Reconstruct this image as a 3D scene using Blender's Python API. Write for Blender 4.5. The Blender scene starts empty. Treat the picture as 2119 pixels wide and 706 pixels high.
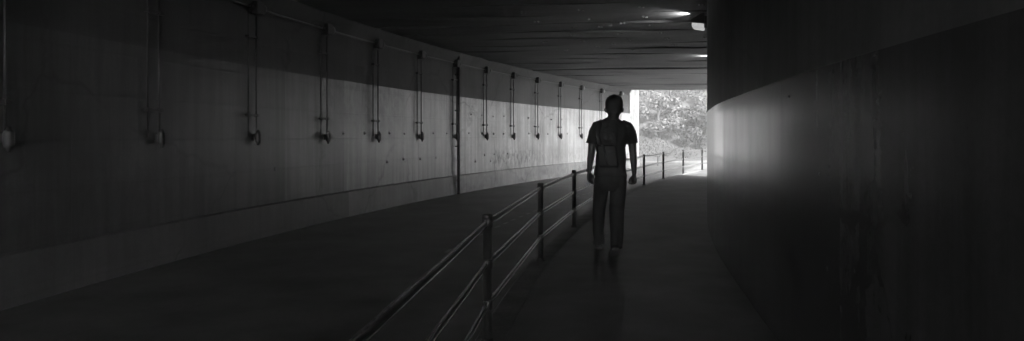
import bpy, bmesh, math, random
import numpy as np
from mathutils import Vector, Matrix, noise
random.seed(7); np.random.seed(7)
S = bpy.context.scene
COL = S.collection
R = math.radians

# ------------------------------------------------------------------ camera
cam = bpy.data.objects.new('camera', bpy.data.cameras.new('camera'))
COL.objects.link(cam); S.camera = cam
cam.location = (0, 0, 1.33)
cam.rotation_euler = (R(90), 0, 0)
cam.data.lens = 24; cam.data.sensor_width = 36
cam.data.shift_y = -73 / 2119
cam.data.clip_start = .05; cam.data.clip_end = 2000

# ------------------------------------------------------------------ sky, sun, exposure
SUN_EL, SUN_AZ = R(28), R(150)          # azimuth clockwise from +Y: from the right, a little behind
w = bpy.data.worlds.new('World'); S.world = w; w.use_nodes = True
nt = w.node_tree; bg = nt.nodes['Background']
sk = nt.nodes.new('ShaderNodeTexSky'); sk.sky_type = 'NISHITA'; sk.sun_disc = False
sk.sun_elevation = SUN_EL; sk.sun_rotation = SUN_AZ
bw = nt.nodes.new('ShaderNodeRGBToBW')
nt.links.new(sk.outputs[0], bw.inputs[0]); nt.links.new(bw.outputs[0], bg.inputs[0])
bg.inputs[1].default_value = .15
sun = bpy.data.objects.new('sun', bpy.data.lights.new('sun', 'SUN')); COL.objects.link(sun)
sun.data.energy = 3.0; sun.data.angle = R(.6); sun.data.color = (1, 1, 1)
sd = Vector((math.sin(SUN_AZ) * math.cos(SUN_EL), math.cos(SUN_AZ) * math.cos(SUN_EL), math.sin(SUN_EL)))
sun.rotation_euler = sd.to_track_quat('Z', 'Y').to_euler()
S.view_settings.view_transform = 'Standard'; S.view_settings.look = 'None'
S.view_settings.gamma = 1; S.view_settings.use_curve_mapping = False
S.view_settings.exposure = 4.15
S.cycles.use_denoising = True
S.cycles.max_bounces = 14; S.cycles.diffuse_bounces = 10; S.cycles.glossy_bounces = 6
S.cycles.sample_clamp_indirect = 6; S.cycles.caustics_reflective = False

# ------------------------------------------------------------------ curves in plan (x as a function of depth y)
CL = [-6.13039420e-05, 1.30672419e-02, -1.70205483e-02, -4.67744973]
def xl(y):
    if y < 1: return np.polyval(CL, 1) + (y - 1) * .03
    if y > 33: return np.polyval(CL, 33) + (y - 33) * .64
    return float(np.polyval(CL, y))
def spline(pts):
    """natural cubic through pts, straight beyond the ends"""
    a = np.array(pts, float); X, Yv = a[:, 0], a[:, 1]; n = len(X); h = np.diff(X)
    A = np.zeros((n, n)); b = np.zeros(n); A[0, 0] = A[-1, -1] = 1
    for i in range(1, n - 1):
        A[i, i - 1] = h[i - 1]; A[i, i] = 2 * (h[i - 1] + h[i]); A[i, i + 1] = h[i]
        b[i] = 6 * ((Yv[i + 1] - Yv[i]) / h[i] - (Yv[i] - Yv[i - 1]) / h[i - 1])
    m = np.linalg.solve(A, b)
    def f(x):
        if x < X[0]: return Yv[0] + (x - X[0]) * ((Yv[1] - Yv[0]) / h[0] - h[0] * m[1] / 6)
        if x > X[-1]: return Yv[-1] + (x - X[-1]) * ((Yv[-1] - Yv[-2]) / h[-1] + h[-1] * m[-2] / 6)
        i = min(int(np.searchsorted(X, x, side='right')) - 1, n - 2); i = max(i, 0)
        t0, t1 = X[i + 1] - x, x - X[i]
        return (m[i] * t0 ** 3 + m[i + 1] * t1 ** 3) / (6 * h[i]) + (Yv[i] / h[i] - m[i] * h[i] / 6) * t0 + (Yv[i + 1] / h[i] - m[i + 1] * h[i] / 6) * t1
    return f
POSTS = [(-18.7, -.90), (-15.8, -.88), (-12.9, -.86), (-10.0, -.83), (-7.2, -.79), (-4.3, -.73), (-1.4, -.63), (1.45, -.46), (4.35, -.157), (7.2, .30), (9.85, .895), (12.5, 1.60),
         (15.3, 2.5), (18.1, 3.5), (20.75, 4.6), (23.4, 5.87), (26.1, 7.27), (28.7, 8.75)]
xr = spline([(-23, -.88)] + POSTS)
xw = spline([(-22, .90), (-16, .93), (-8, 1.02), (-2, 1.16), (2, 1.42), (4.7, 1.77), (5.9, 1.98), (7, 2.18), (8, 2.385), (9, 2.62), (9.64, 2.775), (10.5, 3.0),
             (11.5, 3.3), (12.3, 3.58), (13.5, 3.98), (14.9, 4.43), (16.2, 4.86), (17.75, 5.4), (19, 5.86), (20.5, 6.45)])
YB = -10.5  # unseen rear mouth, left open at this depth for daylight fill
Z_ROAD, Z_CEIL, Z_BAND_L, Z_BAND_R, Z_PL = -.15, 3.39, 2.31, 1.68, .32

# ------------------------------------------------------------------ helpers
def link(name, bm, mat, parent=None, smooth=False, kind=None, label=None, cat=None, group=None):
    me = bpy.data.meshes.new(name)
    bmesh.ops.recalc_face_normals(bm, faces=bm.faces)
    bm.to_mesh(me); bm.free()
    if isinstance(mat, (list, tuple)):
        for m in mat: me.materials.append(m)
    else: me.materials.append(mat)
    if smooth:
        for p in me.polygons: p.use_smooth = True
    o = bpy.data.objects.new(name, me); COL.objects.link(o)
    if parent: o.parent = parent
    tag(o, label, cat, group, kind)
    return o
def tag(o, label=None, cat=None, group=None, kind=None):
    if label: o['label'] = label
    if cat: o['category'] = cat
    if group: o['group'] = group
    if kind: o['kind'] = kind
def empty(name, loc, rz=0, **k):
    o = bpy.data.objects.new(name, None); COL.objects.link(o); o.location = loc; o.rotation_euler = (0, 0, rz)
    o.empty_display_size = .1; tag(o, **k); return o
def copy_tree(o, parent=None):
    c = o.copy(); COL.objects.link(c); c.parent = parent
    for ch in list(o.children): copy_tree(ch, c)
    return c
def box(bm, cx, cy, cz, sx, sy, sz, rz=0, bev=0):
    g = bmesh.ops.create_cube(bm, size=1)
    M = Matrix.Translation((cx, cy, cz)) @ Matrix.Rotation(rz, 4, 'Z') @ Matrix.Diagonal((sx, sy, sz, 1))
    bmesh.ops.transform(bm, matrix=M, verts=g['verts'])
    if bev:
        es = list({e for v in g['verts'] for e in v.link_edges})
        bmesh.ops.bevel(bm, geom=es, offset=bev, segments=2, affect='EDGES', profile=.5)
def tube(bm, pts, rad, n=12, up=(0, 0, 1), cap=True):
    """rings of ellipses along pts; rad entries are r or (a, b): a along the side axis, b along the other"""
    pts = [Vector(p) for p in pts]; rings = []
    if not isinstance(rad, (list, tuple)): rad = [rad] * len(pts)
    for i, p in enumerate(pts):
        t = (pts[min(i + 1, len(pts) - 1)] - pts[max(i - 1, 0)]).normalized()
        u = Vector(up)
        s = t.cross(u)
        if s.length < 1e-3: s = t.cross(Vector((0, 1, 0)))
        s.normalize(); v = s.cross(t).normalized()
        a, b = rad[i] if isinstance(rad[i], (list, tuple)) else (rad[i], rad[i])
        rings.append([bm.verts.new(p + s * math.cos(k * 2 * math.pi / n) * a + v * math.sin(k * 2 * math.pi / n) * b) for k in range(n)])
    for A, B in zip(rings, rings[1:]):
        for k in range(n): bm.faces.new((A[k], A[(k + 1) % n], B[(k + 1) % n], B[k]))
    if cap:
        bm.faces.new(rings[0][::-1]); bm.faces.new(rings[-1])
def lathe(bm, prof, c=(0, 0, 0), axis='Z', n=20):
    """prof: (radius, height) pairs"""
    rings = []
    c = Vector(c)
    for r, h in prof:
        ring = []
        for k in range(n):
            a = 2 * math.pi * k / n; x, y = r * math.cos(a), r * math.sin(a)
            v = {'Z': (x, y, h), 'X': (h, x, y), 'Y': (x, h, y)}[axis]
            ring.append(bm.verts.new(c + Vector(v)))
        rings.append(ring)
    for A, B in zip(rings, rings[1:]):
        for k in range(n): bm.faces.new((A[k], A[(k + 1) % n], B[(k + 1) % n], B[k]))
    bm.faces.new(rings[0][::-1]); bm.faces.new(rings[-1])
def strip(bm, cols, uvf=None, mi=0):
    """cols: list of columns of points; makes a grid, with uv if given (same shape)"""
    uvl = bm.loops.layers.uv.verify()
    V = [[bm.verts.new(p) for p in c] for c in cols]
    for i in range(len(V) - 1):
        for j in range(len(V[i]) - 1):
            f = bm.faces.new((V[i][j], V[i + 1][j], V[i + 1][j + 1], V[i][j + 1])); f.material_index = mi
            if uvf:
                for l, (a, b) in zip(f.loops, ((i, j), (i + 1, j), (i + 1, j + 1), (i, j + 1))): l[uvl].uv = uvf[a][b]
    return V

# ------------------------------------------------------------------ materials
def mat(name, col=.3, rough=.6, metal=0, spec=.5, emit=0):
    m = bpy.data.materials.new(name); m.use_nodes = True
    b = m.node_tree.nodes['Principled BSDF']
    b.inputs['Base Color'].default_value = (col, col, col, 1); b.inputs['Roughness'].default_value = rough
    b.inputs['Metallic'].default_value = metal; b.inputs['Specular IOR Level'].default_value = spec
    if emit:
        b.inputs['Emission Color'].default_value = (1, 1, 1, 1); b.inputs['Emission Strength'].default_value = emit
    return m
class NG:
    def __init__(s, m): s.m = m; s.t = m.node_tree; s.b = s.t.nodes['Principled BSDF']
    def n(s, typ, **k):
        x = s.t.nodes.new(typ)
        for a, v in k.items():
            if a in x.inputs: x.inputs[a].default_value = v
            else: setattr(x, a, v)
        return x
    def l(s, a, b): s.t.links.new(a, b)
    def coord(s, which='Object', scale=(1, 1, 1), loc=(0, 0, 0)):
        c = s.n('ShaderNodeTexCoord'); mp = s.n('ShaderNodeMapping')
        mp.inputs['Scale'].default_value = scale; mp.inputs['Location'].default_value = loc
        s.l(c.outputs[which], mp.inputs[0]); return mp.outputs[0]
    def noise(s, vec, scale, detail=4, rough=.55, dist=0):
        x = s.n('ShaderNodeTexNoise'); x.inputs['Scale'].default_value = scale; x.inputs['Detail'].default_value = detail
        x.inputs['Roughness'].default_value = rough; x.inputs['Distortion'].default_value = dist
        s.l(vec, x.inputs['Vector']); return x.outputs[0]
    def ramp(s, v, *st):
        x = s.n('ShaderNodeValToRGB'); e = x.color_ramp.elements
        while len(e) < len(st): e.new(.5)
        for q, (p, c) in zip(e, st): q.position = p; q.color = (c, c, c, 1)
        s.l(v, x.inputs[0]); return x.outputs[0]
    def math(s, op, a, b=None, clamp=False):
        x = s.n('ShaderNodeMath'); x.operation = op; x.use_clamp = clamp
        for i, v in enumerate((a, b)):
            if v is None: continue
            if isinstance(v, (int, float)): x.inputs[i].default_value = v
            else: s.l(v, x.inputs[i])
        return x.outputs[0]
    def bump(s, h, strength=.3, dist=.01):
        x = s.n('ShaderNodeBump'); x.inputs['Strength'].default_value = strength; x.inputs['Distance'].default_value = dist
        s.l(h, x.inputs['Height']); s.l(x.outputs[0], s.b.inputs['Normal'])
    def box(s, u, v, u0, u1, v0, v1, soft=.2):
        """soft window in two coordinates"""
        def edge(x, a, up):
            mr = s.n('ShaderNodeMapRange'); mr.interpolation_type = 'SMOOTHSTEP'
            mr.inputs[1].default_value = a - soft; mr.inputs[2].default_value = a + soft
            mr.inputs[3].default_value = 0 if up else 1; mr.inputs[4].default_value = 1 if up else 0
            s.l(x, mr.inputs[0]); return mr.outputs[0]
        return s.math('MULTIPLY', s.math('MULTIPLY', edge(u, u0, 1), edge(u, u1, 0)), s.math('MULTIPLY', edge(v, v0, 1), edge(v, v1, 0)))

def wall_mat(name, base, rough, stain=.35, panel_light=None, blots=(), streak=.5, spec=.5, board=True, rvar=.12, rpan=()):
    """painted / bare concrete; UV in metres: u along the wall, v height"""
    m = mat(name, base, rough, spec=spec); g = NG(m)
    uv = g.coord('UV')
    sep = g.n('ShaderNodeSeparateXYZ'); g.l(uv, sep.inputs[0]); U, V = sep.outputs[0], sep.outputs[1]
    cloud = g.ramp(g.noise(uv, .9, 6, .6), (.3, 1 - stain), (.65, 1))
    stv = g.coord('UV', (7, .35, 1)); st = g.ramp(g.noise(stv, 1, 5, .65, .3), (.35, 1 - stain * streak), (.6, 1))
    fine = g.ramp(g.noise(uv, 22, 5, .7), (.3, .88), (.7, 1.05))
    v = g.math('MULTIPLY', g.math('MULTIPLY', cloud, st), fine)
    h = g.math('MULTIPLY', g.noise(uv, 30, 5, .6), .25)
    h = g.math('ADD', h, g.math('MULTIPLY', g.noise(g.coord('UV', (6, .5, 1)), 1, 3), .5))
    if board:     # formwork board lines and panel joints
        bm_ = g.math('PINGPONG', g.math('ADD', V, .07), .225)
        line = g.ramp(bm_, (0, 0), (.022, 1))
        v = g.math('MULTIPLY', v, g.math('ADD', g.math('MULTIPLY', line, .1), .9))
        h = g.math('ADD', h, g.math('MULTIPLY', line, .5))
        brd = g.n('ShaderNodeTexWhiteNoise'); brd.noise_dimensions = '2D'
        cmb = g.n('ShaderNodeCombineXYZ')
        g.l(g.math('FLOOR', g.math('DIVIDE', U, 1.8)), cmb.inputs[0]); g.l(g.math('FLOOR', g.math('DIVIDE', V, .9)), cmb.inputs[1])
        g.l(cmb.outputs[0], brd.inputs['Vector'])
        v = g.math('MULTIPLY', v, g.math('ADD', g.math('MULTIPLY', brd.outputs[0], .14), .9))
        jl = g.ramp(g.math('PINGPONG', U, .9), (0, 0), (.012, 1))
        v = g.math('MULTIPLY', v, g.math('ADD', g.math('MULTIPLY', jl, .16), .84))
        h = g.math('ADD', h, g.math('MULTIPLY', jl, .4))
    # hairline cracks
    vc = g.n('ShaderNodeTexVoronoi'); vc.feature = 'DISTANCE_TO_EDGE'; vc.inputs['Scale'].default_value = .55
    dst = g.n('ShaderNodeTexNoise'); dst.inputs['Scale'].default_value = 2.2; dst.inputs['Detail'].default_value = 5
    g.l(uv, dst.inputs['Vector'])
    mx = g.n('ShaderNodeMix'); mx.data_type = 'VECTOR'; mx.inputs[0].default_value = .35
    g.l(uv, mx.inputs[4]); g.l(dst.outputs['Color'], mx.inputs[5]); g.l(mx.outputs[1], vc.inputs['Vector'])
    cr = g.ramp(vc.outputs[0], (0, 0), (.012, 1))
    gate = g.ramp(g.noise(g.coord('UV', (1, 1, 1), (9, 3, 0)), .5, 2), (.38, 1), (.5, 0))
    crk = g.math('MAXIMUM', cr, gate)
    v = g.math('MULTIPLY', v, g.math('ADD', g.math('MULTIPLY', crk, .5 if board else .2), .5 if board else .8)); h = g.math('ADD', h, g.math('MULTIPLY', crk, .3))
    if panel_light:    # pour tones with daylight falloff from the exit painted in, (u, factor) from u on
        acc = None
        for u0, f in panel_light:
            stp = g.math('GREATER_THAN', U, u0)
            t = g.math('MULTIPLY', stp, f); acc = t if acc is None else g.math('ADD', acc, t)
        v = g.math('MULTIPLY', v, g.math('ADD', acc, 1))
    for (u0, u1, v0, v1, dk, sc) in blots:   # mildew patches
        bx = g.box(U, V, u0, u1, v0, v1, .28)
        nz = g.ramp(g.noise(g.coord('UV', (1.6, 1, 1)), sc, 6, .7, .4), (.42, 0), (.6, 1))
        v = g.math('MULTIPLY', v, g.math('SUBTRACT', 1, g.math('MULTIPLY', g.math('MULTIPLY', bx, nz), dk)))
    v = g.math('MULTIPLY', v, base)
    g.l(v, g.b.inputs['Base Color'])
    rr = g.math('ADD', g.math('MULTIPLY', g.noise(g.coord('UV', (3, .6, 1)), 1.2, 5, .6), rvar * 2), rough - rvar)
    for u0, u1, d_ in rpan: rr = g.math('ADD', rr, g.math('MULTIPLY', g.math('MULTIPLY', g.math('GREATER_THAN', U, u0), g.math('LESS_THAN', U, u1)), d_))
    g.l(rr, g.b.inputs['Roughness'])
    g.bump(h, .35 if board else .15, .006)
    return m
def rough_mat(name, base, rough, scale=3, var=.3, bstr=.4, bdist=.006, fine=60, metal=0, spec=.5):
    m = mat(name, base, rough, metal, spec); g = NG(m); c = g.coord('Object')
    a = g.ramp(g.noise(c, scale, 6, .6), (.3, 1 - var), (.7, 1 + var * .3)); b = g.ramp(g.noise(c, fine, 3, .6), (.3, .8), (.7, 1.15))
    g.l(g.math('MULTIPLY', g.math('MULTIPLY', a, b), base), g.b.inputs['Base Color'])
    g.bump(g.noise(c, fine, 4, .6), bstr, bdist)
    return m

def arc_s(f, y0=-24, y1=60, n=1600):
    Y = np.linspace(y0, y1, n); X = np.array([f(y) for y in Y])
    s = np.concatenate([[0], np.cumsum(np.hypot(np.diff(X), np.diff(Y)))])
    return lambda y: float(np.interp(y, Y, s))
sl = arc_s(xl); sw = arc_s(xw, -24, 24); sr = arc_s(xr)
def frame(f, y):
    d = (f(y + .01) - f(y - .01)) / .02
    t = Vector((d, 1, 0)).normalized(); return Vector((f(y), y, 0)), t, Vector((t.y, -t.x, 0))   # normal points right (+X)

JL = sl(17.17)
M_low = wall_mat('pale_wall_paint', .093, .34, .48, streak=1.0, panel_light=[(sl(27.2), .5), (sl(23.8), .6), (JL, 3.1), (sl(13.9), .5), (sl(12.3), 2.0), (sl(10.5), .8), (sl(8.6), .15)],  # steps brighten towards the exit, standing in for daylight falloff
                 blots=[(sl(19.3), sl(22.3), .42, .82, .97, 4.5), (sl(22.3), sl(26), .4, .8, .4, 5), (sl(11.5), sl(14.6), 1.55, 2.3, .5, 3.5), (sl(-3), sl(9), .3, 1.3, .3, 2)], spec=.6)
M_up = wall_mat('bare_upper_concrete', .09, .7, .4, panel_light=[(JL, .35), (sl(12.4), .25)])
M_pl = wall_mat('plinth_concrete', .11, .5, .5, panel_light=[(JL, 2.0), (sl(12.4), 1.0)], blots=[(sl(20.8), sl(26.5), -.2, .3, .5, 4), (sl(17.3), sl(20), -.2, .3, .4, 5)])
M_rlow = wall_mat('glossy_side_wall_paint', .115, .2, .36, board=False, streak=.8, spec=.95, rvar=.11, panel_light=[(sw(4.35) - sw(YB), .5), (sw(7.1) - sw(YB), .8)], rpan=[(-50, sw(4.35) - sw(YB), .03), (sw(7.1) - sw(YB), sw(8.4) - sw(YB), -.05)])
M_rup = wall_mat('side_wall_dark_upper_paint', .19, .55, .4, board=False, spec=.25)
M_back = rough_mat('outer_concrete', .35, .8)
M_road = rough_mat('asphalt', .12, .5, 1.2, .6, .8, .005, 90, spec=.5)
M_path = rough_mat('footpath_asphalt', .11, .55, 1.5, .55, .8, .005, 70, spec=.5)
M_kerb = rough_mat('kerb_stone', .17, .7, 3, .45, .5, .004, 50)
M_line = rough_mat('road_paint', .4, .6, 6, .6, .3, .002, 50)
M_iron = rough_mat('painted_iron', .03, .4, 20, .3, .15, .001, 120, spec=.5)
M_rail = rough_mat('rail_highlight', .6, .22, 14, .6, .2, .001, 90, metal=.85)
M_pipe = rough_mat('conduit_grey', .035, .5, 10, .3, .1, .001, 80)
M_hous = rough_mat('lamp_housing', .035, .5, 10, .3, .1, .001, 80)
M_lens = mat('lens_white', .8, .3)
M_dull = mat('shaded_lens', .14, .4)  # same lens coloured darker, shade painted in for lamps away from the exit
M_lit = mat('lit_lens', .3, .3, emit=.028)
M_steel = mat('bright_steel', .7, .25, metal=1)

# ------------------------------------------------------------------ ground, road, footpath
bm = bmesh.new()
strip(bm, [[(-300 + 30 * i, -200 + 30 * j, Z_ROAD - .03) for j in range(21)] for i in range(21)])
M_gr = rough_mat('dry_ground', .09, .9, .5, .4, .6, .03, 12)
link('ground', bm, M_gr, kind='structure')
ys = np.arange(-40, 62, .5)
def xr_(y): return xr(y) - .11
def xl_(y): return xl(y)
bm = bmesh.new()
strip(bm, [[(xl_(y) + (xr_(y) - xl_(y)) * k / 6, y, Z_ROAD) for k in range(7)] for y in ys])
link('road', bm, M_road, kind='structure')
def kerb_cols(y0, y1):
    cols = []
    for y in np.arange(y0, y1 + .01, .5):
        p, t, n = frame(xr, y)
        prof = [(-.10, Z_ROAD - .02), (-.10, -.012), (-.085, .004), (.10, .006), (.10, -.03)]
        cols.append([tuple(p + n * a + Vector((0, 0, z))) for a, z in prof])
    return cols
bm = bmesh.new(); strip(bm, kerb_cols(-30, 45)); g = NG(M_kerb)
link('kerb', bm, M_kerb, kind='structure')
# footpath
bm = bmesh.new(); cols = []
for y in ys:
    p, t, n = frame(xr, y)
    wd = 2.6 + max(0, y - 10) * .55
    cols.append([tuple(p + n * (.10 + (wd) * k / 8) + Vector((0, 0, 0))) for k in range(9)])
strip(bm, cols); link('footpath', bm, M_path, kind='structure')
# unseen pale surface added outside the right opening to bounce daylight in
bm = bmesh.new(); strip(bm, [[(x, y, -.02) for y in (-10, 6, 22, 38)] for x in (12.2, 24, 36, 48)]); link('bounce_ground', bm, rough_mat('bounce_surface', .75, .8, .8), kind='structure')
# dashed edge line on the road
bm = bmesh.new()
xd = spline([(2, -1.9), (6, -1.35), (10.7, -.32), (14.9, .98), (16.3, 1.5), (20, 3.15), (25, 5.6), (31, 8.9)])
y = 8.6
while y < 30:
    a, t, n = frame(xd, y); L = .24
    b = a + t * L
    for q in (0, ):
        vs = [bm.verts.new(v + Vector((0, 0, Z_ROAD + .004))) for v in (a - n * .025, a + n * .025, b + n * .025, b - n * .025)]
        bm.faces.new(vs)
    y += .46
link('road_marking', bm, M_line, kind='structure')

# ------------------------------------------------------------------ left wall
Y0, Y1 = YB, 31.55
yy = list(np.arange(Y0, Y1, .25)) + [Y1]
wl = empty('tunnel_wall', (xl(12), 12, Z_ROAD), label='long curving concrete tunnel wall on the left, pale below and darker above', cat='wall')
def wall_band(prof, ys_, mat_, name, parent, f, s, smooth=True, side=1, **k):
    """prof: list of (offset from the curve towards the tunnel, z)"""
    bm = bmesh.new()
    for (a, b) in zip(prof, prof[1:]):
        cols, uv = [], []
        for y in ys_:
            p, t, n = frame(f, y)
            steps = max(1, int((Vector(b) - Vector(a)).length / .35)); c, u = [], []
            for q in range(steps + 1):
                o_ = a[0] + (b[0] - a[0]) * q / steps; z = a[1] + (b[1] - a[1]) * q / steps
                c.append(tuple(p + n * o_ * side + Vector((0, 0, z)))); u.append((s(y), z + abs(o_ - a[0])))
            cols.append(c); uv.append(u)
        strip(bm, cols, uv)
    o = link(name, bm, mat_, None, smooth, **k)
    if parent: o.parent = parent; o.matrix_parent_inverse = Matrix.Translation(parent.location).inverted()
    return o
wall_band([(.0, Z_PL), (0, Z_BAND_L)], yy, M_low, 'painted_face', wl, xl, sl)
yup = [y for y in yy if y <= 30.6]
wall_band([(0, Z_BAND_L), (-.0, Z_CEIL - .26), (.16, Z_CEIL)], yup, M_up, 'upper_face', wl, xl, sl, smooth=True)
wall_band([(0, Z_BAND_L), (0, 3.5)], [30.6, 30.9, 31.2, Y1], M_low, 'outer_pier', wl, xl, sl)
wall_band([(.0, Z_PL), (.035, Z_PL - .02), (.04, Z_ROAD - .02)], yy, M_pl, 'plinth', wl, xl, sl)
wall_band([(-.6, Z_ROAD - .05), (-.6, 4.4)], yy, M_back, 'rear_face', wl, xl, sl)
def end_cap(y, name):
    p, t, n = frame(xl, y); bm = bmesh.new()
    vs = [bm.verts.new(p + n * a + Vector((0, 0, z))) for a, z in ((-.6, Z_ROAD - .05), (.04, Z_ROAD - .05), (.04, Z_PL - .02), (0, Z_PL), (0, 3.5), (-.6, 3.5))]
    bm.faces.new(vs); o = link(name, bm, M_back); o.parent = wl; o.matrix_parent_inverse = Matrix.Translation(wl.location).inverted()
end_cap(Y1, 'wall_end'); end_cap(Y0, 'wall_end')
def child(o, parent):
    o.parent = parent; bpy.context.view_layer.update(); o.matrix_parent_inverse = parent.matrix_world.inverted(); return o
# formwork tie stubs left in the wall
tie = None
def stub(y, z, f=xl, side=1, r=.022, parent=wl):
    global tie
    p, t, n = frame(f, y); n = n * side
    if tie is None:
        bm = bmesh.new()
        lathe(bm, [(.034, 0), (.030, .007), (.020, .014), (.012, .017), (.010, .030), (.004, .032)], axis='X', n=9)
        tie = link('tie_stub', bm, M_kerb, None, True); o = tie
    else:
        o = tie.copy(); COL.objects.link(o)
    o.location = p + n * -.002 + Vector((0, 0, z)); o.rotation_euler = (0, 0, math.atan2(n.y, n.x)); k = random.uniform(.7, 1.2); o.scale = (k, k, k)
    child(o, parent)
for row, z, ylist in (('a', 1.33 + .55, [17.4, 18.1, 18.75, 19.4, 20.1, 21.8, 23.5, 24.4]),
                      ('b', 1.33 + .05, [12.3, 13.0, 14.0, 14.7, 16.0, 16.7, 17.9, 18.7, 19.4, 20.1, 20.9, 21.8, 23.2, 24.8]),
                      ('c', 1.33 - .53, [10.2, 13.9, 14.6, 15.4, 16.2, 18.9, 19.5, 20.3]),
                      ('d', 1.33 - .72, [18.3, 19.2])):
    for y in ylist: stub(y + random.uniform(-.05, .05), z + random.uniform(-.02, .02))

# joint pipe, full height, from ceiling to road
p, t, n = frame(xl, 17.17)
dp = empty('drainpipe', tuple(p + n * .09 + Vector((0, 0, Z_ROAD))), math.atan2(t.y, t.x), label='dark full height drainpipe running from the ceiling to the road', cat='drainpipe')
bm = bmesh.new(); tube(bm, [(0, 0, 0), (0, 0, Z_CEIL - Z_ROAD)], .038, 14); link('pipe', bm, M_pipe, dp, True)
for z in (.35, 1.2, 2.1, 3.0):
    bm = bmesh.new(); lathe(bm, [(.046, -.02), (.046, .02)], (0, 0, z), n=14); box(bm, 0, .05, z, .03, .08, .03); link('bracket', bm, M_pipe, dp)

# ------------------------------------------------------------------ right wall
yw = [y for y in np.arange(YB, 20.51, .25)]
wr = empty('side_wall', (xw(6), 6, 0), label='tall curving wall beside the footpath, glossy pale paint below a dark upper half', cat='wall')
# plan line incl. rounded end, unseen and placed to let daylight in beyond
line = []
for y in yw:
    line.append((xw(y), y))
hd = math.atan2(1, (xw(20.5) - xw(20.48)) / .02); cx, cy = line[-1]
for k in range(26):
    hd -= R(14) ; st = .1; cx += math.cos(hd) * st; cy += math.sin(hd) * st
    if hd < R(-55): break
    line.append((cx, cy))
line += [(cx + .5, cy - 2), (cx + .5, cy - 8), (6.5, YB)]
def poly_band(line, z0, z1, mat_, name, parent, smooth=True, off=0):
    bm = bmesh.new(); cols, uv = [], []; s = 0; pv = None
    for i, (x, y) in enumerate(line):
        if pv: s += math.hypot(x - pv[0], y - pv[1])
        pv = (x, y)
        a = line[max(i - 1, 0)]; b = line[min(i + 1, len(line) - 1)]
        tx, ty = b[0] - a[0], b[1] - a[1]; L = math.hypot(tx, ty); nx, ny = -ty / L, tx / L
        nz = max(1, int((z1 - z0) / .35))
        cols.append([(x + nx * off, y + ny * off, z0 + (z1 - z0) * q / nz) for q in range(nz + 1)]); uv.append([(s, z0 + (z1 - z0) * q / nz) for q in range(nz + 1)])
    strip(bm, cols, uv); o = link(name, bm, mat_, None, smooth); return child(o, parent)
poly_band(line, -.05, Z_BAND_R, M_rlow, 'painted_face', wr)
poly_band(line, Z_BAND_R, Z_CEIL + .3, M_rup, 'upper_face', wr)
bm = bmesh.new(); bm.faces.new([bm.verts.new((x, y, Z_CEIL + .3)) for x, y in line]); child(link('wall_top', bm, M_back), wr)
for (y, z, sc) in ((4.15, 1.33 + .235, 1), (3.55, 1.33 - .2, 1)):
    p, t, n = frame(xw, y); o = tie.copy(); COL.objects.link(o); o.location = p + Vector((0, 0, z)); o.rotation_euler = (0, 0, math.atan2(n.y, n.x) + math.pi); o.scale = (.22, .22, .3); child(o, wr)

# ------------------------------------------------------------------ ceiling of precast planks
M_ceil = mat('ceiling_planks', .3, .6); g = NG(M_ceil); c = g.coord('Object')
a = g.ramp(g.noise(g.coord('Object', (.35, 1.6, 1)), 1, 6, .6), (.3, .6), (.7, 1.1)); b_ = g.ramp(g.noise(c, 18, 5, .6), (.3, .8), (.7, 1.1))
g.l(g.math('MULTIPLY', g.math('MULTIPLY', a, b_), .17), g.b.inputs['Base Color']); g.bump(g.noise(c, 14, 5, .6), .5, .01)
YC0, YC1 = YB, 30.6
def roof_r(y): return 6.2 if y < 12 else 6.2 + (y - 12) * .36  # unseen right edge, carried out to keep sun off the footpath
bm = bmesh.new(); uvl = bm.loops.layers.uv.verify()
SK = -.16
def ycl(x, y): return min(max(y + SK * (x - 2), YC0), YC1)
y = YC0 - 2; rnd = random.Random(3)
while y < YC1 + 3:
    wpl = 1.0
    dz = rnd.uniform(-.012, .016); tz = rnd.uniform(-.012, .012)
    prof = [(0, .03), (.012, 0), (.25, .002), (.5, .004), (.75, .002), (wpl - .012 - .012, 0), (wpl - .012, .03), (wpl, .03)]
    cols = []
    for k in range(15):
        col = []
        for (o_, h_) in prof:
            yv = y + o_
            fr = k / 14
            x0, x1 = xl(min(max(yv, YC0), YC1)) - .2, roof_r(yv)
            x = x0 + (x1 - x0) * fr
            sag = .014 * math.sin(k * .9 + y * 1.7) + .02 * noise.noise(Vector((x * .8, yv * .9, 0)))
            Yv = y + o_ + SK * (x - 2)
            hide = h_ >= .03
            col.append((x, min(max(Yv, YC0), YC1), Z_CEIL + h_ + (0 if hide else dz + tz * (o_ - .5) * 2 + sag)))
        cols.append(col)
    if cols[0][0][1] < YC1 and cols[-1][-1][1] > YC0: strip(bm, cols)
    y += wpl
bmesh.ops.dissolve_degenerate(bm, dist=.0005, edges=bm.edges)
ceil = link('ceiling', bm, M_ceil, kind='structure')
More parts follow.
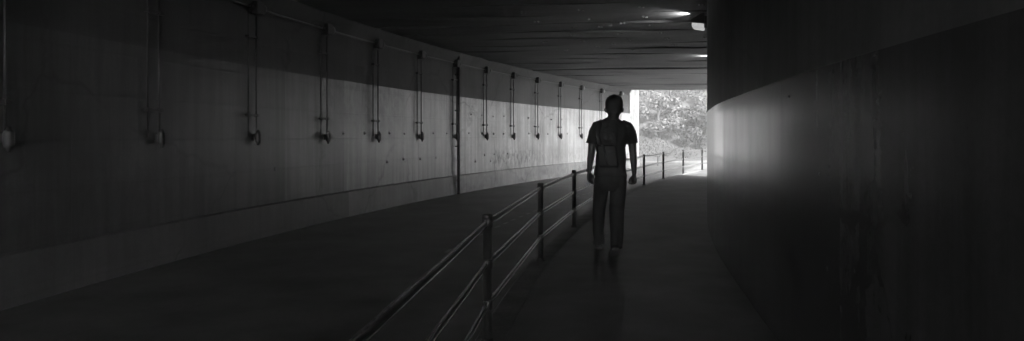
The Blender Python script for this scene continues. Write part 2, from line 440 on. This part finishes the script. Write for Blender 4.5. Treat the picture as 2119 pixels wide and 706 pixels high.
# bolt pairs on the ceiling
bo = random.Random(11)
bm0 = bmesh.new(); lathe(bm0, [(.020, 0), (.020, -.018), (.013, -.03)], n=8)
pr = None
def inv(px, py):
    d = (280 - py) / (Z_CEIL - 1.33); return (px - 1059.5) / d, 1413 / d
spots = [(1083, 24), (1202, 18.5), (1327, 12.5), (1452, 8), (1110, 43), (1222, 38.2), (1334, 34), (1188, 57), (1242, 54.5), (1288, 45.6), (1348, 50.5),
         (1282, 68.5), (1366, 66), (1302, 81), (1380, 78.8), (1206, 83.5), (1270, 89), (1396, 91.8), (1238, 94.5), (1460, 77), (1128, 86), (1181, 71.5), (1310.5, 102), (1297, 116.3), (1172, 102)]
for i, (px, py) in enumerate(spots):
    X, Yp = inv(px, py)
    if pr is None:
        pr = empty('ceiling_bolt', (0, 0, 0), group='bolt pairs under the ceiling planks', cat='bolt')
        b2 = bm0.copy(); b1 = link('bolt', bm0, M_steel, pr, True); b2 = link('bolt', b2, M_steel, pr, True); b1.location = (-.032, 0, 0); b2.location = (.032, 0, 0); o = pr
    else: o = copy_tree(pr)
    o.location = (X, Yp, Z_CEIL + .005)
    o['label'] = 'pair of small bright bolt heads under the dark ceiling planks'
# roof slab with end fascia
bm = bmesh.new()
ol = [(xl(y) - .6, y) for y in np.arange(YC0, YC1 + .01, 1.2)] + [(xl(YC1) - .6, YC1)]
orr = [(roof_r(y), y) for y in np.arange(YC0, YC1 + .01, 1.2)] + [(roof_r(YC1), YC1)]
ring = ol + orr[::-1]
lo = [bm.verts.new((x, y, Z_CEIL + .06)) for x, y in ring]; hi = [bm.verts.new((x, y, Z_CEIL + 1.1)) for x, y in ring]
bm.faces.new(lo); bm.faces.new(hi)
for k in range(len(ring)): bm.faces.new((lo[k], lo[(k + 1) % len(ring)], hi[(k + 1) % len(ring)], hi[k]))
link('roof_slab', bm, M_back, kind='structure')
# end beam lip
bm = bmesh.new(); box(bm, (xl(30.6) + roof_r(30.6)) / 2, YC1 + .13, Z_CEIL + .52, roof_r(30.6) - xl(30.6) + .3, .25, 1.08, bev=.02); link('edge_beam', bm, M_back, kind='structure')
# round piers carrying the unseen right side, left open for daylight
pier = empty('concrete_pier', (8.6, 24.0, 0), label='round concrete pier standing between side wall and exit', cat='pier')
bm = bmesh.new(); lathe(bm, [(.3, -.1), (.3, Z_CEIL + .08)], n=32); link('shaft', bm, M_back, pier, True)
bm = bmesh.new(); lathe(bm, [(.4, -.12), (.4, .12), (.34, .16)], n=32); link('base', bm, M_back, pier, True)
for (x, y, lb) in ((10.9, 30.2, 'round concrete pier at the exit edge'),):
    q = copy_tree(pier); q.location = (x, y, 0); q['label'] = lb

# ------------------------------------------------------------------ wall lamps with conduits on the left wall
def make_drop():
    """local frame: +X along the wall (away from the camera), +Y out of the wall"""
    r = empty('conduit_drop', (0, 0, 0), group='conduit drops down the left wall', cat='conduit')
    zt, zb = 1.33 + 1.68, 1.33 - .02
    bm = bmesh.new(); tube(bm, [(0, .055, zb), (0, .055, zt)], .012, 10); link('pipe', bm, M_pipe, r, True)
    bm = bmesh.new(); tube(bm, [(-.17, .04, zb), (-.17, .04, zt), (-.15, .04, zt + .05), (-.05, .05, zt + .08)], .009, 10, up=(0, 1, 0)); link('pipe', bm, M_pipe, r, True)
    for z in (1.33 + .28, 1.33 + 1.38):
        bm = bmesh.new(); box(bm, -.085, .05, z, .26, .06, .03); box(bm, 0, .06, z, .055, .06, .045, bev=.006); box(bm, -.17, .05, z, .045, .05, .045, bev=.006); link('clamp', bm, M_pipe, r)
    bm = bmesh.new(); lathe(bm, [(.010, -.115), (.020, -.11), (.022, -.08), (.036, -.075), (.042, -.045), (.042, .045), (.036, .07), (.023, .075), (.021, .10), (.016, .105)], (.02, .07, 1.33 - .03), n=16)
    box(bm, .02, .02, 1.30, .06, .04, .10); link('push_button', bm, M_hous, r, True)
    return r
def make_lamp():
    r = empty('wall_lamp', (0, 0, 0), group='small wall lamps along the left wall', cat='lamp')
    bm = bmesh.new(); box(bm, 0, .065, 0, .165, .13, .185, bev=.012); box(bm, -.105, .05, -.0, .08, .06, .05, bev=.008); box(bm, .105, .035, -.0, .09, .05, .05, bev=.008); link('housing', bm, M_hous, r)
    bm = bmesh.new(); lathe(bm, [(.066, .0), (.074, .02), (.072, .045), (.055, .07), (.02, .078)], (.082, .075, 0), axis='X', n=20); link('lens', bm, M_dull, r, True)
    return r
xs = [2, 323, 525, 672, 778, 868, 941, 1004, 1060, 1110, 1158, 1201, 1243, 1283]
YYs = np.linspace(3, 34, 6000); XX = np.array([xl(y) for y in YYs]); SX = 1059.5 + 1413 * XX / YYs
dy = [float(YYs[np.argmin(abs(SX - x))]) for x in xs]
D0, L0 = make_drop(), make_lamp(); prev = None
ordn = ['nearest to the camera at the far left', 'second from the left', 'third from the left', 'fourth from the left', 'fifth from the left', 'sixth from the left', 'beside the drainpipe',
        'first beyond the drainpipe', 'second beyond the drainpipe', 'third beyond the drainpipe', 'fourth beyond the drainpipe', 'fifth beyond the drainpipe', 'last clear of the walker', 'nearest the exit, behind the head']
M_cond = rough_mat('galvanised_conduit', .18, .4, 10, .3, .1, .001, 80, metal=.7)
for i, y in enumerate(dy):
    p, t, n = frame(xl, y - .02)
    d = D0 if i == 0 else copy_tree(D0); l = L0 if i == 0 else copy_tree(L0)
    a = math.atan2(t.y, t.x)
    # local +X along t, local +Y must point to n (right): mirror by using scale
    for o in (d, l): o.rotation_euler = (0, 0, a); o.scale = (1, -1, 1)
    d.location = p; l.location = p + Vector((0, 0, 1.33 + 1.80))
    d['label'] = 'twin conduit pipes ending in a push button, ' + ordn[i]
    l['label'] = 'small box wall lamp, ' + ordn[i]
    if i > 10:  # paler lenses near the exit, caught daylight put into the colour
        for ch in l.children:
            if ch.name.startswith('lens'): ch.data = ch.data.copy(); ch.data.materials[0] = M_lens
    if prev is not None:
        bm = bmesh.new(); yv = np.linspace(prev, y, 7); P = []
        for q in yv:
            pp, tt, nn = frame(xl, q - .02); P.append(pp + nn * .05 + Vector((0, 0, 1.33 + 1.80)))
        P[0] = P[0] + (P[1] - P[0]).normalized() * .1
        P[-1] = P[-1] - (P[-1] - P[-2]).normalized() * .1
        tube(bm, P, .015, 8)
        link('conduit', bm, M_cond, None, True, label='horizontal conduit between wall lamps, ending at the one ' + ordn[i], cat='conduit', group='horizontal conduits between the wall lamps')
    prev = y

# ------------------------------------------------------------------ lit lamps on the right
def bulkhead(loc, rz, label):
    r = empty('bulkhead_lamp', loc, rz, label=label, cat='lamp', group='lit lamps high on the right side')
    # local -X points out of the wall
    bm = bmesh.new()
    vs = [(0, -.13, .14), (-.05, -.13, .14), (-.22, -.10, .05), (-.22, -.10, -.0), (-.02, -.13, -.03), (0, -.13, -.03)]
    A = [bm.verts.new(v) for v in vs]; B = [bm.verts.new((v[0], -v[1], v[2])) for v in vs]
    bm.faces.new(A); bm.faces.new(B[::-1])
    for k in range(6): bm.faces.new((A[k], A[(k + 1) % 6], B[(k + 1) % 6], B[k]))
    bmesh.ops.bevel(bm, geom=list(bm.edges), offset=.006, segments=2, affect='EDGES')
    link('housing', bm, M_hous, r)
    bm = bmesh.new()
    vs = [(-.01, -.115, -.035), (-.215, -.09, -.004), (-.205, -.085, -.075), (-.16, -.08, -.105), (-.01, -.10, -.13)]
    A = [bm.verts.new(v) for v in vs]; B = [bm.verts.new((v[0], -v[1], v[2])) for v in vs]
    bm.faces.new(A); bm.faces.new(B[::-1])
    for k in range(5): bm.faces.new((A[k], A[(k + 1) % 5], B[(k + 1) % 5], B[k]))
    bmesh.ops.bevel(bm, geom=list(bm.edges), offset=.01, segments=3, affect='EDGES')
    link('lens', bm, M_lit, r, True)
    bm = bmesh.new(); box(bm, .03, 0, 0, .08, .16, .2, bev=.01); link('back_plate', bm, M_hous, r)
    ld = bpy.data.lights.new('lamp_light', 'SPOT'); ld.energy = 2.2; ld.spot_size = R(130); ld.spot_blend = .6; ld.shadow_soft_size = .03
    lo_ = bpy.data.objects.new('lamp_light', ld); COL.objects.link(lo_); lo_.parent = r; lo_.location = (-.24, 0, .07)
    lo_.rotation_euler = (0, R(90 + 20), 0)
    ld2 = bpy.data.lights.new('down_light', 'SPOT'); ld2.energy = .06; ld2.spot_size = R(120); ld2.shadow_soft_size = .03
    l2 = bpy.data.objects.new('down_light', ld2); COL.objects.link(l2); l2.parent = r; l2.location = (-.1, 0, -.15)
    return r
p, t, n = frame(xw, 11.5)
bulkhead(tuple(p + Vector((-.05, 0, 1.33 + 1.90))), math.atan2(n.y, n.x), 'lit bulkhead lamp jutting from the top of the side wall, its glow on the ceiling')
p, t, n = frame(xw, 17.75)
bulkhead(tuple(p + Vector((-.05, 0, 1.33 + 1.90))), math.atan2(n.y, n.x), 'further lit lamp along the side wall, mostly hidden by the wall edge')

# ------------------------------------------------------------------ guard rail
gr = empty('guard_rail', (xr(7.2), 7.2, 0), label='dark iron guard rail with three rails, highlights shaped as twin tubes, curving along the kerb', cat='railing')
bm = bmesh.new()
lathe(bm, [(.030, -.05), (.030, .795), (.034, .797), (.035, .818), (.031, .826), (.012, .83)], n=20)
for z in (.74, .48, .22): lathe(bm, [(.032, z), (.035, z + .006), (.035, z + .054), (.032, z + .06)], n=20)
post0 = None
for (y, x) in POSTS:
    if post0 is None: post0 = link('post', bm, M_iron, None, True); o = post0
    else: o = post0.copy(); COL.objects.link(o)
    o.location = (x, y, 0); child(o, gr)
bm = bmesh.new(); lathe(bm, [(.055, .002), (.055, .008), (.042, .012), (.036, .03), (.031, .034)], n=20)
f0 = None
for (y, x) in POSTS:
    if f0 is None: f0 = link('post_foot', bm, M_iron, None, True); o = f0
    else: o = f0.copy(); COL.objects.link(o)
    o.location = (x, y, .004); child(o, gr)
for z in (.77, .51, .25):
    bm = bmesh.new()
    for dz, rr in ((.018, .0065), (-.018, .0065)):  # paired bright tubes stand in for highlight lines along each rail
        pts = []
        for (y0, _), (y1, _) in zip(POSTS, POSTS[1:]):
            for q in (0, .04, .5, .96):
                y = y0 + (y1 - y0) * q; pts.append((xr(y0) + (xr(y1) - xr(y0)) * q, y, z + dz))
        pts.append((xr(POSTS[-1][0]), POSTS[-1][0], z + dz)); tube(bm, pts, rr, 12)
    web = []
    for q in pts: web.append((q[0], q[1], z))
    nf = len(bm.faces); tube(bm, web, [(.004, .016)] * len(web), 6)
    for f_ in list(bm.faces)[nf:]: f_.material_index = 1
    child(link('rail', bm, [M_rail, M_iron], None, True), gr)

# ------------------------------------------------------------------ walker
PX, PY = 1.115, 7.65
def fabric(name, base, rough=.85):
    m = mat(name, base, rough, spec=.2); g = NG(m); c = g.coord('Object')
    g.l(g.math('MULTIPLY', g.ramp(g.noise(c, 6, 4), (.3, .8), (.7, 1.1)), base), g.b.inputs['Base Color'])
    g.bump(g.math('ADD', g.noise(c, 9, 4, .5, .6), g.math('MULTIPLY', g.noise(c, 260, 2), .1)), .6, .02); return m
M_skin = rough_mat('skin', .045, .55, 6, .12, .1, .001, 120)
M_hair = rough_mat('hair', .02, .5, 40, .3, .8, .004, 220)
M_shirt, M_trou, M_shoe, M_bag = fabric('shirt_cotton', .036), fabric('trouser_cloth', .025), rough_mat('shoe_leather', .04, .5), fabric('bag_nylon', .03, .5)
M_strap = fabric('strap_webbing', .06, .5)
def voxel(bm, name, mat_, vs, parent, smooth_it=3, loc=(0, 0, 0), lab=None):
    me = bpy.data.meshes.new(name); bmesh.ops.recalc_face_normals(bm, faces=bm.faces); bm.to_mesh(me); bm.free()
    o = bpy.data.objects.new(name, me); COL.objects.link(o)
    r = o.modifiers.new('r', 'REMESH'); r.mode = 'VOXEL'; r.voxel_size = vs
    if smooth_it:
        s = o.modifiers.new('s', 'SMOOTH'); s.iterations = smooth_it; s.factor = .5
    dg = bpy.context.evaluated_depsgraph_get(); dg.update()
    m2 = bpy.data.meshes.new_from_object(o.evaluated_get(dg)); o.modifiers.clear(); o.data = m2; bpy.data.meshes.remove(me)
    m2.materials.clear(); m2.materials.append(mat_)
    for p in m2.polygons: p.use_smooth = True
    o.parent = parent
    if lab: o['label'] = lab
    return o
F = (0, 1, 0)
def hand(bm, wrist, side, closed):
    """side -1 left, +1 right; arm hanging, palm facing the thigh, fingers down; thumb forward"""
    wx, wy, wz = wrist
    inn = -side; bm.verts.index_update(); n0 = len(bm.verts)
    L_ = .088
    tube(bm, [(wx, wy, wz + .03), (wx, wy + .004, wz - .01), (wx + side * .002, wy + .008, wz - .045), (wx + side * .002, wy + .010, wz - L_)],
         [(.024, .029), (.022, .032), (.020, .041), (.017, .040)], 12, up=F)
    names = [(.034, .070, .0085), (.012, .079, .0088), (-.010, .073, .0085), (-.031, .058, .0075)]   # offset along y, length, radius
    for k, (oy, ln, r) in enumerate(names):
        b = Vector((wx + side * .003, wy + .010 + oy, wz - L_ + .012)); p = [b]; ang = R(10)
        bends = (R(40), R(70), R(50)) if closed else (R(20) + k * R(4), R(32), R(26))
        seg = (.48, .30, .24); d = ang
        for q in range(3):
            d += bends[q] if q or closed else bends[q] * .6
            p.append(p[-1] + Vector((inn * math.sin(d), .0, -math.cos(d))) * (ln + .012) * seg[q])
        tube(bm, [tuple(v) for v in p], [r * 1.08, r * 1.05, r * .95, r * .7], 8, up=F)
    b = Vector((wx + inn * .006, wy + .026, wz - .02))
    p = [b, b + Vector((inn * .008, .024, -.028)), b + Vector((inn * (.018 if closed else .010), .032 if not closed else .026, -.058)), b + Vector((inn * (.030 if closed else .016), .030 if not closed else .016, -.082))]
    tube(bm, [tuple(v) for v in p], [.014, .012, .0105, .008], 8, up=F)
    bm.verts.ensure_lookup_table(); c0 = Vector((wx, wy, 0)); Rm = Matrix.Rotation(side * R(52), 3, 'Z')
    for v in list(bm.verts)[n0:]:
        t_ = min(1, max(0, (wz + .03 - v.co.z) / .05)); q = Rm @ (v.co - c0) + c0; v.co = v.co.lerp(q, t_)
person = empty('person', (PX, PY, 0), label='man seen from behind walking the footpath in t-shirt and trousers, sling bag on his back', cat='person')
bm = bmesh.new()
HX = .028
# skull & face
tube(bm, [(HX, -.005, 1.768), (HX, -.006, 1.755), (HX, -.005, 1.735), (HX, -.003, 1.70), (HX, 0, 1.66), (HX, .004, 1.62), (HX, .012, 1.585), (HX, .03, 1.558), (HX, .045, 1.543)],
     [(.03, .036), (.055, .066), (.076, .086), (.090, .100), (.093, .103), (.088, .098), (.079, .086), (.062, .062), (.035, .035)], 24, up=F)
# neck, shoulders, trunk
tube(bm, [(HX - .002, -.006, 1.64), (HX - .004, -.018, 1.56), (.014, -.026, 1.52), (.01, -.03, 1.49)], [(.066, .070), (.060, .064), (.064, .064), (.08, .07)], 18, up=F)
tube(bm, [(.008, -.02, 1.50), (.005, -.01, 1.45), (.004, 0, 1.38), (0, .01, 1.26), (-.002, .005, 1.12), (0, 0, 1.0), (0, 0, .90), (0, 0, .86)],
     [(.075, .07), (.16, .09), (.185, .105), (.165, .11), (.14, .10), (.15, .105), (.155, .11), (.10, .09)], 20, up=F)
for s in (-1, 1):   # ears
    tube(bm, [(HX + s * .088, .0, 1.638), (HX + s * .102, -.006, 1.63), (HX + s * .104, -.008, 1.612), (HX + s * .094, -.002, 1.592), (HX + s * .088, .004, 1.582)], [(.006, .010), (.008, .016), (.007, .018), (.006, .012), (.004, .008)], 8, up=F)
# nose, brow, lips, chin
tube(bm, [(HX, .092, 1.655), (HX, .108, 1.635), (HX, .122, 1.612), (HX, .100, 1.600)], [(.009, .010), (.010, .012), (.015, .013), (.012, .006)], 10)
tube(bm, [(HX - .04, .090, 1.668), (HX, .100, 1.665), (HX + .04, .090, 1.668)], [.006, .009, .006], 8)
tube(bm, [(HX - .024, .084, 1.578), (HX, .096, 1.580), (HX + .024, .084, 1.578)], [.004, .008, .004], 8)
tube(bm, [(HX, .075, 1.565), (HX, .085, 1.552), (HX, .070, 1.540)], [.016, .018, .014], 10)
# arms
armL = [(-.165, -.01, 1.43), (-.205, -.005, 1.36), (-.215, -.012, 1.24), (-.228, -.022, 1.13), (-.236, -.010, 1.06), (-.246, .010, .96), (-.248, .018, .925)]
armR = [(.180, -.01, 1.43), (.222, -.005, 1.36), (.226, -.022, 1.24), (.236, -.038, 1.11), (.243, -.032, 1.03), (.250, -.018, .93), (.252, -.012, .895)]
ar = [.058, .056, .048, .041, .040, .029, .025]
tube(bm, armL, ar, 14, up=F); tube(bm, armR, ar, 14, up=F)
hand(bm, (-.248, .020, .915), -1, False); hand(bm, (.253, -.010, .885), 1, True)
# legs inside the trousers, feet inside the shoes
LL = [(-.085, 0, .93), (-.105, .09, .74), (-.115, .20, .52), (-.112, .28, .33), (-.095, .36, .11), (-.09, .375, .07)]
RR = [(.085, 0, .93), (.072, -.01, .74), (.055, -.03, .50), (.038, -.15, .33), (.0, -.31, .17), (-.005, -.34, .13)]
lr = [.075, .07, .05, .045, .03, .03]
tube(bm, LL, lr, 14, up=F); tube(bm, RR, lr, 14, up=F)
voxel(bm, 'body', M_skin, .0058, person, 1)
bm = bmesh.new()
for s in (-1, 1): 
    g_ = bmesh.ops.create_uvsphere(bm, u_segments=12, v_segments=8, radius=.011, matrix=Matrix.Translation((HX + s * .032, .088, 1.648)))
link('eyes', bm, mat('eye_white', .6, .2), person, True)
# hair: short crop
bm = bmesh.new()
tube(bm, [(HX, -.006, 1.780), (HX, -.008, 1.772), (HX, -.008, 1.745), (HX, -.008, 1.71), (HX, -.010, 1.67), (HX, -.016, 1.63), (HX, -.028, 1.592), (HX, -.036, 1.575)],
     [(.022, .03), (.052, .062), (.084, .092), (.097, .104), (.099, .104), (.094, .094), (.080, .072), (.062, .056)], 28, up=F)
rn = random.Random(5)
for v in bm.verts:
    d = noise.noise(v.co * 55) * .006; v.co += (v.co - Vector((HX, -.01, 1.67))).normalized() * d
for k in range(260):   # short tufts give a soft edge
    a, b = rn.uniform(0, 2 * math.pi), rn.uniform(-.05, 1)
    d = Vector((math.cos(a) * math.cos(b * 1.5), math.sin(a) * math.cos(b * 1.5), math.sin(b * 1.5)))
    if d.y > .55 and d.z < .45: continue
    c0 = Vector((HX, -.008, 1.675)) + Vector((d.x * .092, d.y * .099, d.z * .098))
    tube(bm, [c0, c0 + (d + Vector((rn.uniform(-.4, .4), rn.uniform(-.4, .4), rn.uniform(-.5, .2)))) * rn.uniform(.010, .017)], [.004, .0012], 4)
link('hair', bm, M_hair, person, True)
# t-shirt
bm = bmesh.new()
tube(bm, [(.012, -.022, 1.525), (.01, -.02, 1.505), (.008, -.014, 1.475), (.006, -.008, 1.43), (.005, 0, 1.37), (0, .008, 1.28), (-.004, .008, 1.19), (-.010, .004, 1.08), (-.012, .0, 1.0), (-.010, 0, .93), (-.010, -.004, .875)],
     [(.064, .066), (.095, .078), (.155, .092), (.198, .108), (.196, .122), (.168, .128), (.158, .124), (.165, .124), (.172, .128), (.180, .135), (.186, .140)], 28, up=F)
for s, A in ((-1, [(-.10, -.012, 1.455), (-.16, -.01, 1.428), (-.200, -.008, 1.355), (-.222, -.012, 1.235)]), (1, [(.11, -.012, 1.455), (.172, -.01, 1.424), (.212, -.008, 1.345), (.230, -.018, 1.235)])):
    tube(bm, A, [.055, .067, .066, (.062, .076)], 18, up=F)
for v in bm.verts:
    if v.co.z < 1.4:
        v.co += Vector((noise.noise(v.co * 7), noise.noise(v.co * 7 + Vector((5, 5, 5))), 0)) * .024
voxel(bm, 't_shirt', M_shirt, .008, person, 2)
# trousers
bm = bmesh.new()
tube(bm, [(-.005, 0, 1.0), (-.006, 0, .93), (-.008, -.004, .86), (-.010, -.006, .78), (-.010, 0, .72)], [(.155, .11), (.165, .12), (.172, .130), (.170, .125), (.13, .10)], 26, up=F)
tube(bm, [(-.092, .0, .90), (-.105, .06, .76), (-.110, .12, .64), (-.112, .195, .50), (-.112, .25, .36), (-.108, .31, .21), (-.098, .345, .10), (-.097, .35, .06)],
     [(.088, .115), (.088, .105), (.084, .095), (.078, .085), (.070, .078), (.064, .072), (.064, .072), (.064, .074)], 20, up=F)
tube(bm, [(.082, .0, .90), (.078, -.005, .76), (.066, -.012, .64), (.052, -.035, .50), (.042, -.12, .37), (.025, -.23, .25), (.006, -.31, .155), (.002, -.33, .12)],
     [(.092, .115), (.092, .105), (.088, .095), (.082, .086), (.076, .080), (.068, .072), (.062, .070), (.060, .072)], 20, up=F)
for v in bm.verts:
    if v.co.z < .8: v.co += Vector((noise.noise(v.co * 8), noise.noise(v.co * 8 + Vector((3, 1, 5))), 0)) * .012
voxel(bm, 'trousers', M_trou, .009, person, 2)
# shoes
def shoe(name, heel, rotx):
    bm = bmesh.new()
    tube(bm, [(0, -.045, .045), (0, -.03, .05), (0, .02, .055), (0, .08, .05), (0, .15, .035), (0, .20, .030), (0, .225, .026)],
         [(.026, .035), (.036, .046), (.038, .052), (.043, .044), (.050, .032), (.040, .026), (.018, .016)], 16)
    tube(bm, [(0, .01, .07), (0, .0, .12)], [(.040, .042), (.040, .040)], 14, up=F)
    box(bm, 0, .085, .012, .088, .27, .022, bev=.008)
    o = voxel(bm, name, M_shoe, .006, person, 1); o.location = heel; o.rotation_euler = (rotx, 0, R(3)); return o
shoe('shoe', (-.093, .35, .005), R(8)); shoe('shoe', (-.002, -.325, .075), R(-27))
# wrist watch on the left wrist
bm = bmesh.new(); lathe(bm, [(.0285, -.011), (.031, -.008), (.031, .008), (.0285, .011)], (-.245, .016, .935), n=20); box(bm, -.277, .014, .935, .012, .034, .034, bev=.004); link('wristwatch', bm, M_shoe, person)
# sling bag: top-level, worn on the back
bag = empty('sling_bag', (PX - .06, PY - .15, 1.0), label='dark sling bag worn low on the walking man\'s back with a paler strap edge', cat='bag')
bm = bmesh.new(); box(bm, 0, -.01, .10, .23, .075, .25, bev=.03)
for v in bm.verts: v.co += Vector((v.co.z * -.12, noise.noise(v.co * 14) * .012, 0))
link('pouch', bm, M_bag, bag, True)
bm = bmesh.new(); tube(bm, [(-.055, -.050, .215), (-.035, -.052, .10), (-.012, -.050, .0)], [(.010, .004), (.014, .005), (.014, .005)], 10, up=F)
tube(bm, [(-.055, -.05, .215), (-.085, -.047, .222)], .005, 8, up=F); link('zip_flap', bm, M_strap, bag, True)
bm = bmesh.new(); pass
tube(bm, [(-.09, .0, .20), (-.11, .035, .33), (-.09, .055, .42), (-.07, .08, .47), (-.06, .12, .492), (-.05, .17, .485)], [(.02, .004)] * 6, 10, up=F)
link('strap', bm, M_bag, bag, True)

# ------------------------------------------------------------------ beyond the exit: bank, trees, marker post
M_hill = rough_mat('grassy_bank', .026, .9, .6, .5, .8, .05, 6)
def hz(x, y):
    # foot of the bank runs diagonally; height grows away from it
    d = (y - 39.5) * .92 + (x - 6) * -.28
    if d < 0: return Z_ROAD - .05
    h = Z_ROAD + .02 + min(d, 2.2) * .75 + max(0, d - 2.2) * .62
    return h + noise.noise(Vector((x * .3, y * .3, 2))) * min(.5, d * .2)
bm = bmesh.new(); strip(bm, [[(x, y, hz(x, y)) for y in np.arange(36, 90, 1.2)] for x in np.arange(-45, 75, 1.2)])
link('hill', bm, M_hill, kind='structure', smooth=True)
M_leaf = []
for k, cval in enumerate((.046, .060, .030)):
    m = mat('foliage', cval, .85, spec=.08); g = NG(m)
    oi = g.n('ShaderNodeNewGeometry')
    r_ = g.ramp(oi.outputs['Random Per Island'], (0, .6), (1, 1.35)); g.l(g.math('MULTIPLY', r_, cval), g.b.inputs['Base Color'])
    M_leaf.append(m)
M_bark = rough_mat('bark', .02, .9, 8, .4, .8, .01, 40)
def tree(x, y, h, r, seed, label, nl=7000, low=.12, mi=0):
    rn = random.Random(seed); z0 = hz(x, y) - .1
    t = empty('tree', (x, y, z0), label=label, cat='tree', group='leafy trees on the bank beyond the exit')
    bm = bmesh.new()
    tube(bm, [(0, 0, 0), (.05 * h * rn.uniform(-1, 1) * .3, 0, h * .3), (.1 * rn.uniform(-1, 1), .1, h * .75)], [.045 * h * .35 + .05, .1, .04], 8)
    cl = []
    nb = int(16 + r * 9)
    for k in range(nb):
        a = rn.uniform(0, 2 * math.pi); q = rn.uniform(.15, 1) ** .6; zz = rn.uniform(low, .97)
        env = math.sin(math.pi * min(1, max(.06, (zz - low + .12) / (1.08 - low)))) ** .6
        c = Vector((math.cos(a) * r * q * env, math.sin(a) * r * q * env, zz * h)); cl.append((c, rn.uniform(.28, .62) * (.6 + r * .16)))
        if k % 3 == 0: tube(bm, [(0, 0, max(.1, c.z * .55)), (c.x * .5, c.y * .5, c.z * .8), tuple(c)], [.035, .02, .008], 6)
    link('trunk', bm, M_bark, t, True)
    P = []; Fc = []
    for i in range(nl):
        c, cr = cl[rn.randrange(nb)]
        d = Vector((rn.gauss(0, 1), rn.gauss(0, 1), rn.gauss(0, 1))).normalized()
        p = c + Vector((d.x * 1.15, d.y * 1.15, d.z * .8)) * cr * rn.uniform(.65, 1.08)
        nrm = (d + Vector((rn.gauss(0, .5), rn.gauss(0, .5), rn.gauss(.3, .5)))).normalized()
        u = nrm.orthogonal().normalized(); v = nrm.cross(u); an = rn.uniform(0, 6.28); u, v = u * math.cos(an) + v * math.sin(an), v * math.cos(an) - u * math.sin(an)
        s_ = rn.uniform(.05, .105); k = len(P)
        P += [p - u * s_, p + v * s_ * .55, p + u * s_, p - v * s_ * .55]; Fc.append((k, k + 1, k + 2, k + 3))
    me = bpy.data.meshes.new('crown'); me.from_pydata([tuple(q) for q in P], [], Fc); me.materials.append(M_leaf[mi])
    o = bpy.data.objects.new('crown', me); COL.objects.link(o); o.parent = t
TR = [(7.0, 44.6, 3.4, 1.8, 'round leafy tree at the left of the exit view, above the shaded hollow'),
      (9.2, 42.8, 2.6, 1.8, 'low bushy tree in the middle of the exit view'),
      (11.6, 42.4, 2.5, 1.9, 'low bushy tree beside the side wall edge in the exit view'),
      (13.6, 43.4, 3.2, 2.0, 'bushy tree just behind the side wall edge'),
      (8.2, 47.6, 4.2, 2.1, 'taller tree up the bank behind the left and middle ones'),
      (11.0, 47.4, 4.0, 2.1, 'taller tree up the bank, right of centre in the exit view'),
      (14.0, 47.9, 4.4, 2.2, 'tall tree up the bank at the right of the exit view'),
      (5.4, 48.2, 4.4, 2.1, 'tall tree hidden partly by the end of the tunnel wall'),
      (9.6, 51.0, 4.6, 2.4, 'upper tree seen under the roof edge at centre left'),
      (12.8, 51.4, 4.6, 2.4, 'upper tree seen under the roof edge at centre right'),
      (6.3, 52.0, 4.8, 2.4, 'upper tree seen under the roof edge at far left'),
      (16.4, 50.5, 4.8, 2.4, 'upper tree beyond the side wall edge')]
for i, (x, y, h, r, lb) in enumerate(TR): tree(x, y, h, r, 40 + i, lb, mi=i % 3, nl=int(5200 * r / 1.7))
# rough grass on the foot of the bank
bm = bmesh.new(); rn = random.Random(8)
for k in range(9000):
    x = rn.uniform(4.5, 17); y = 39.5 + (x - 6) * .3 + abs(rn.gauss(0, 2.2)); z = hz(x, y)
    h = rn.uniform(.05, .16) * (1.8 if rn.random() < .05 else 1); a = rn.uniform(0, 3.14); dx, dy_ = math.cos(a) * .03, math.sin(a) * .03
    lx, ly = rn.uniform(-.12, .12), rn.uniform(-.12, .05)
    bm.faces.new([bm.verts.new((x - dx, y - dy_, z)), bm.verts.new((x + dx, y + dy_, z)), bm.verts.new((x + lx, y + ly, z + h))])
link('grass', bm, rough_mat('dry_grass', .032, .9), kind='stuff', label='rough grass at the foot of the sunlit bank', cat='grass')
mp = empty('marker_post', (7.05, 33.0, Z_ROAD), label='thin marker post beside the road beyond the guard rail', cat='post')
bm = bmesh.new(); lathe(bm, [(.022, 0), (.022, .62), (.01, .64)], n=10); link('shaft', bm, M_pipe, mp, True)
bm = bmesh.new(); lathe(bm, [(.03, .5), (.03, .56)], n=10); link('reflector', bm, M_lens, mp, True)

# ------------------------------------------------------------------ thin haze added to lift the darks and soften contrast round the exit
bm = bmesh.new(); box(bm, 5, 15, 8, 120, 130, 20)
M_added_haze = bpy.data.materials.new('added_haze'); M_added_haze.use_nodes = True; ht = M_added_haze.node_tree; ht.nodes.clear()
ho = ht.nodes.new('ShaderNodeOutputMaterial'); hv = ht.nodes.new('ShaderNodeVolumePrincipled')
hv.inputs['Color'].default_value = (.9, .9, .9, 1); hv.inputs['Density'].default_value = .008; hv.inputs['Anisotropy'].default_value = .2
ht.links.new(hv.outputs[0], ho.inputs['Volume'])
link('added_haze', bm, M_added_haze, kind='stuff')
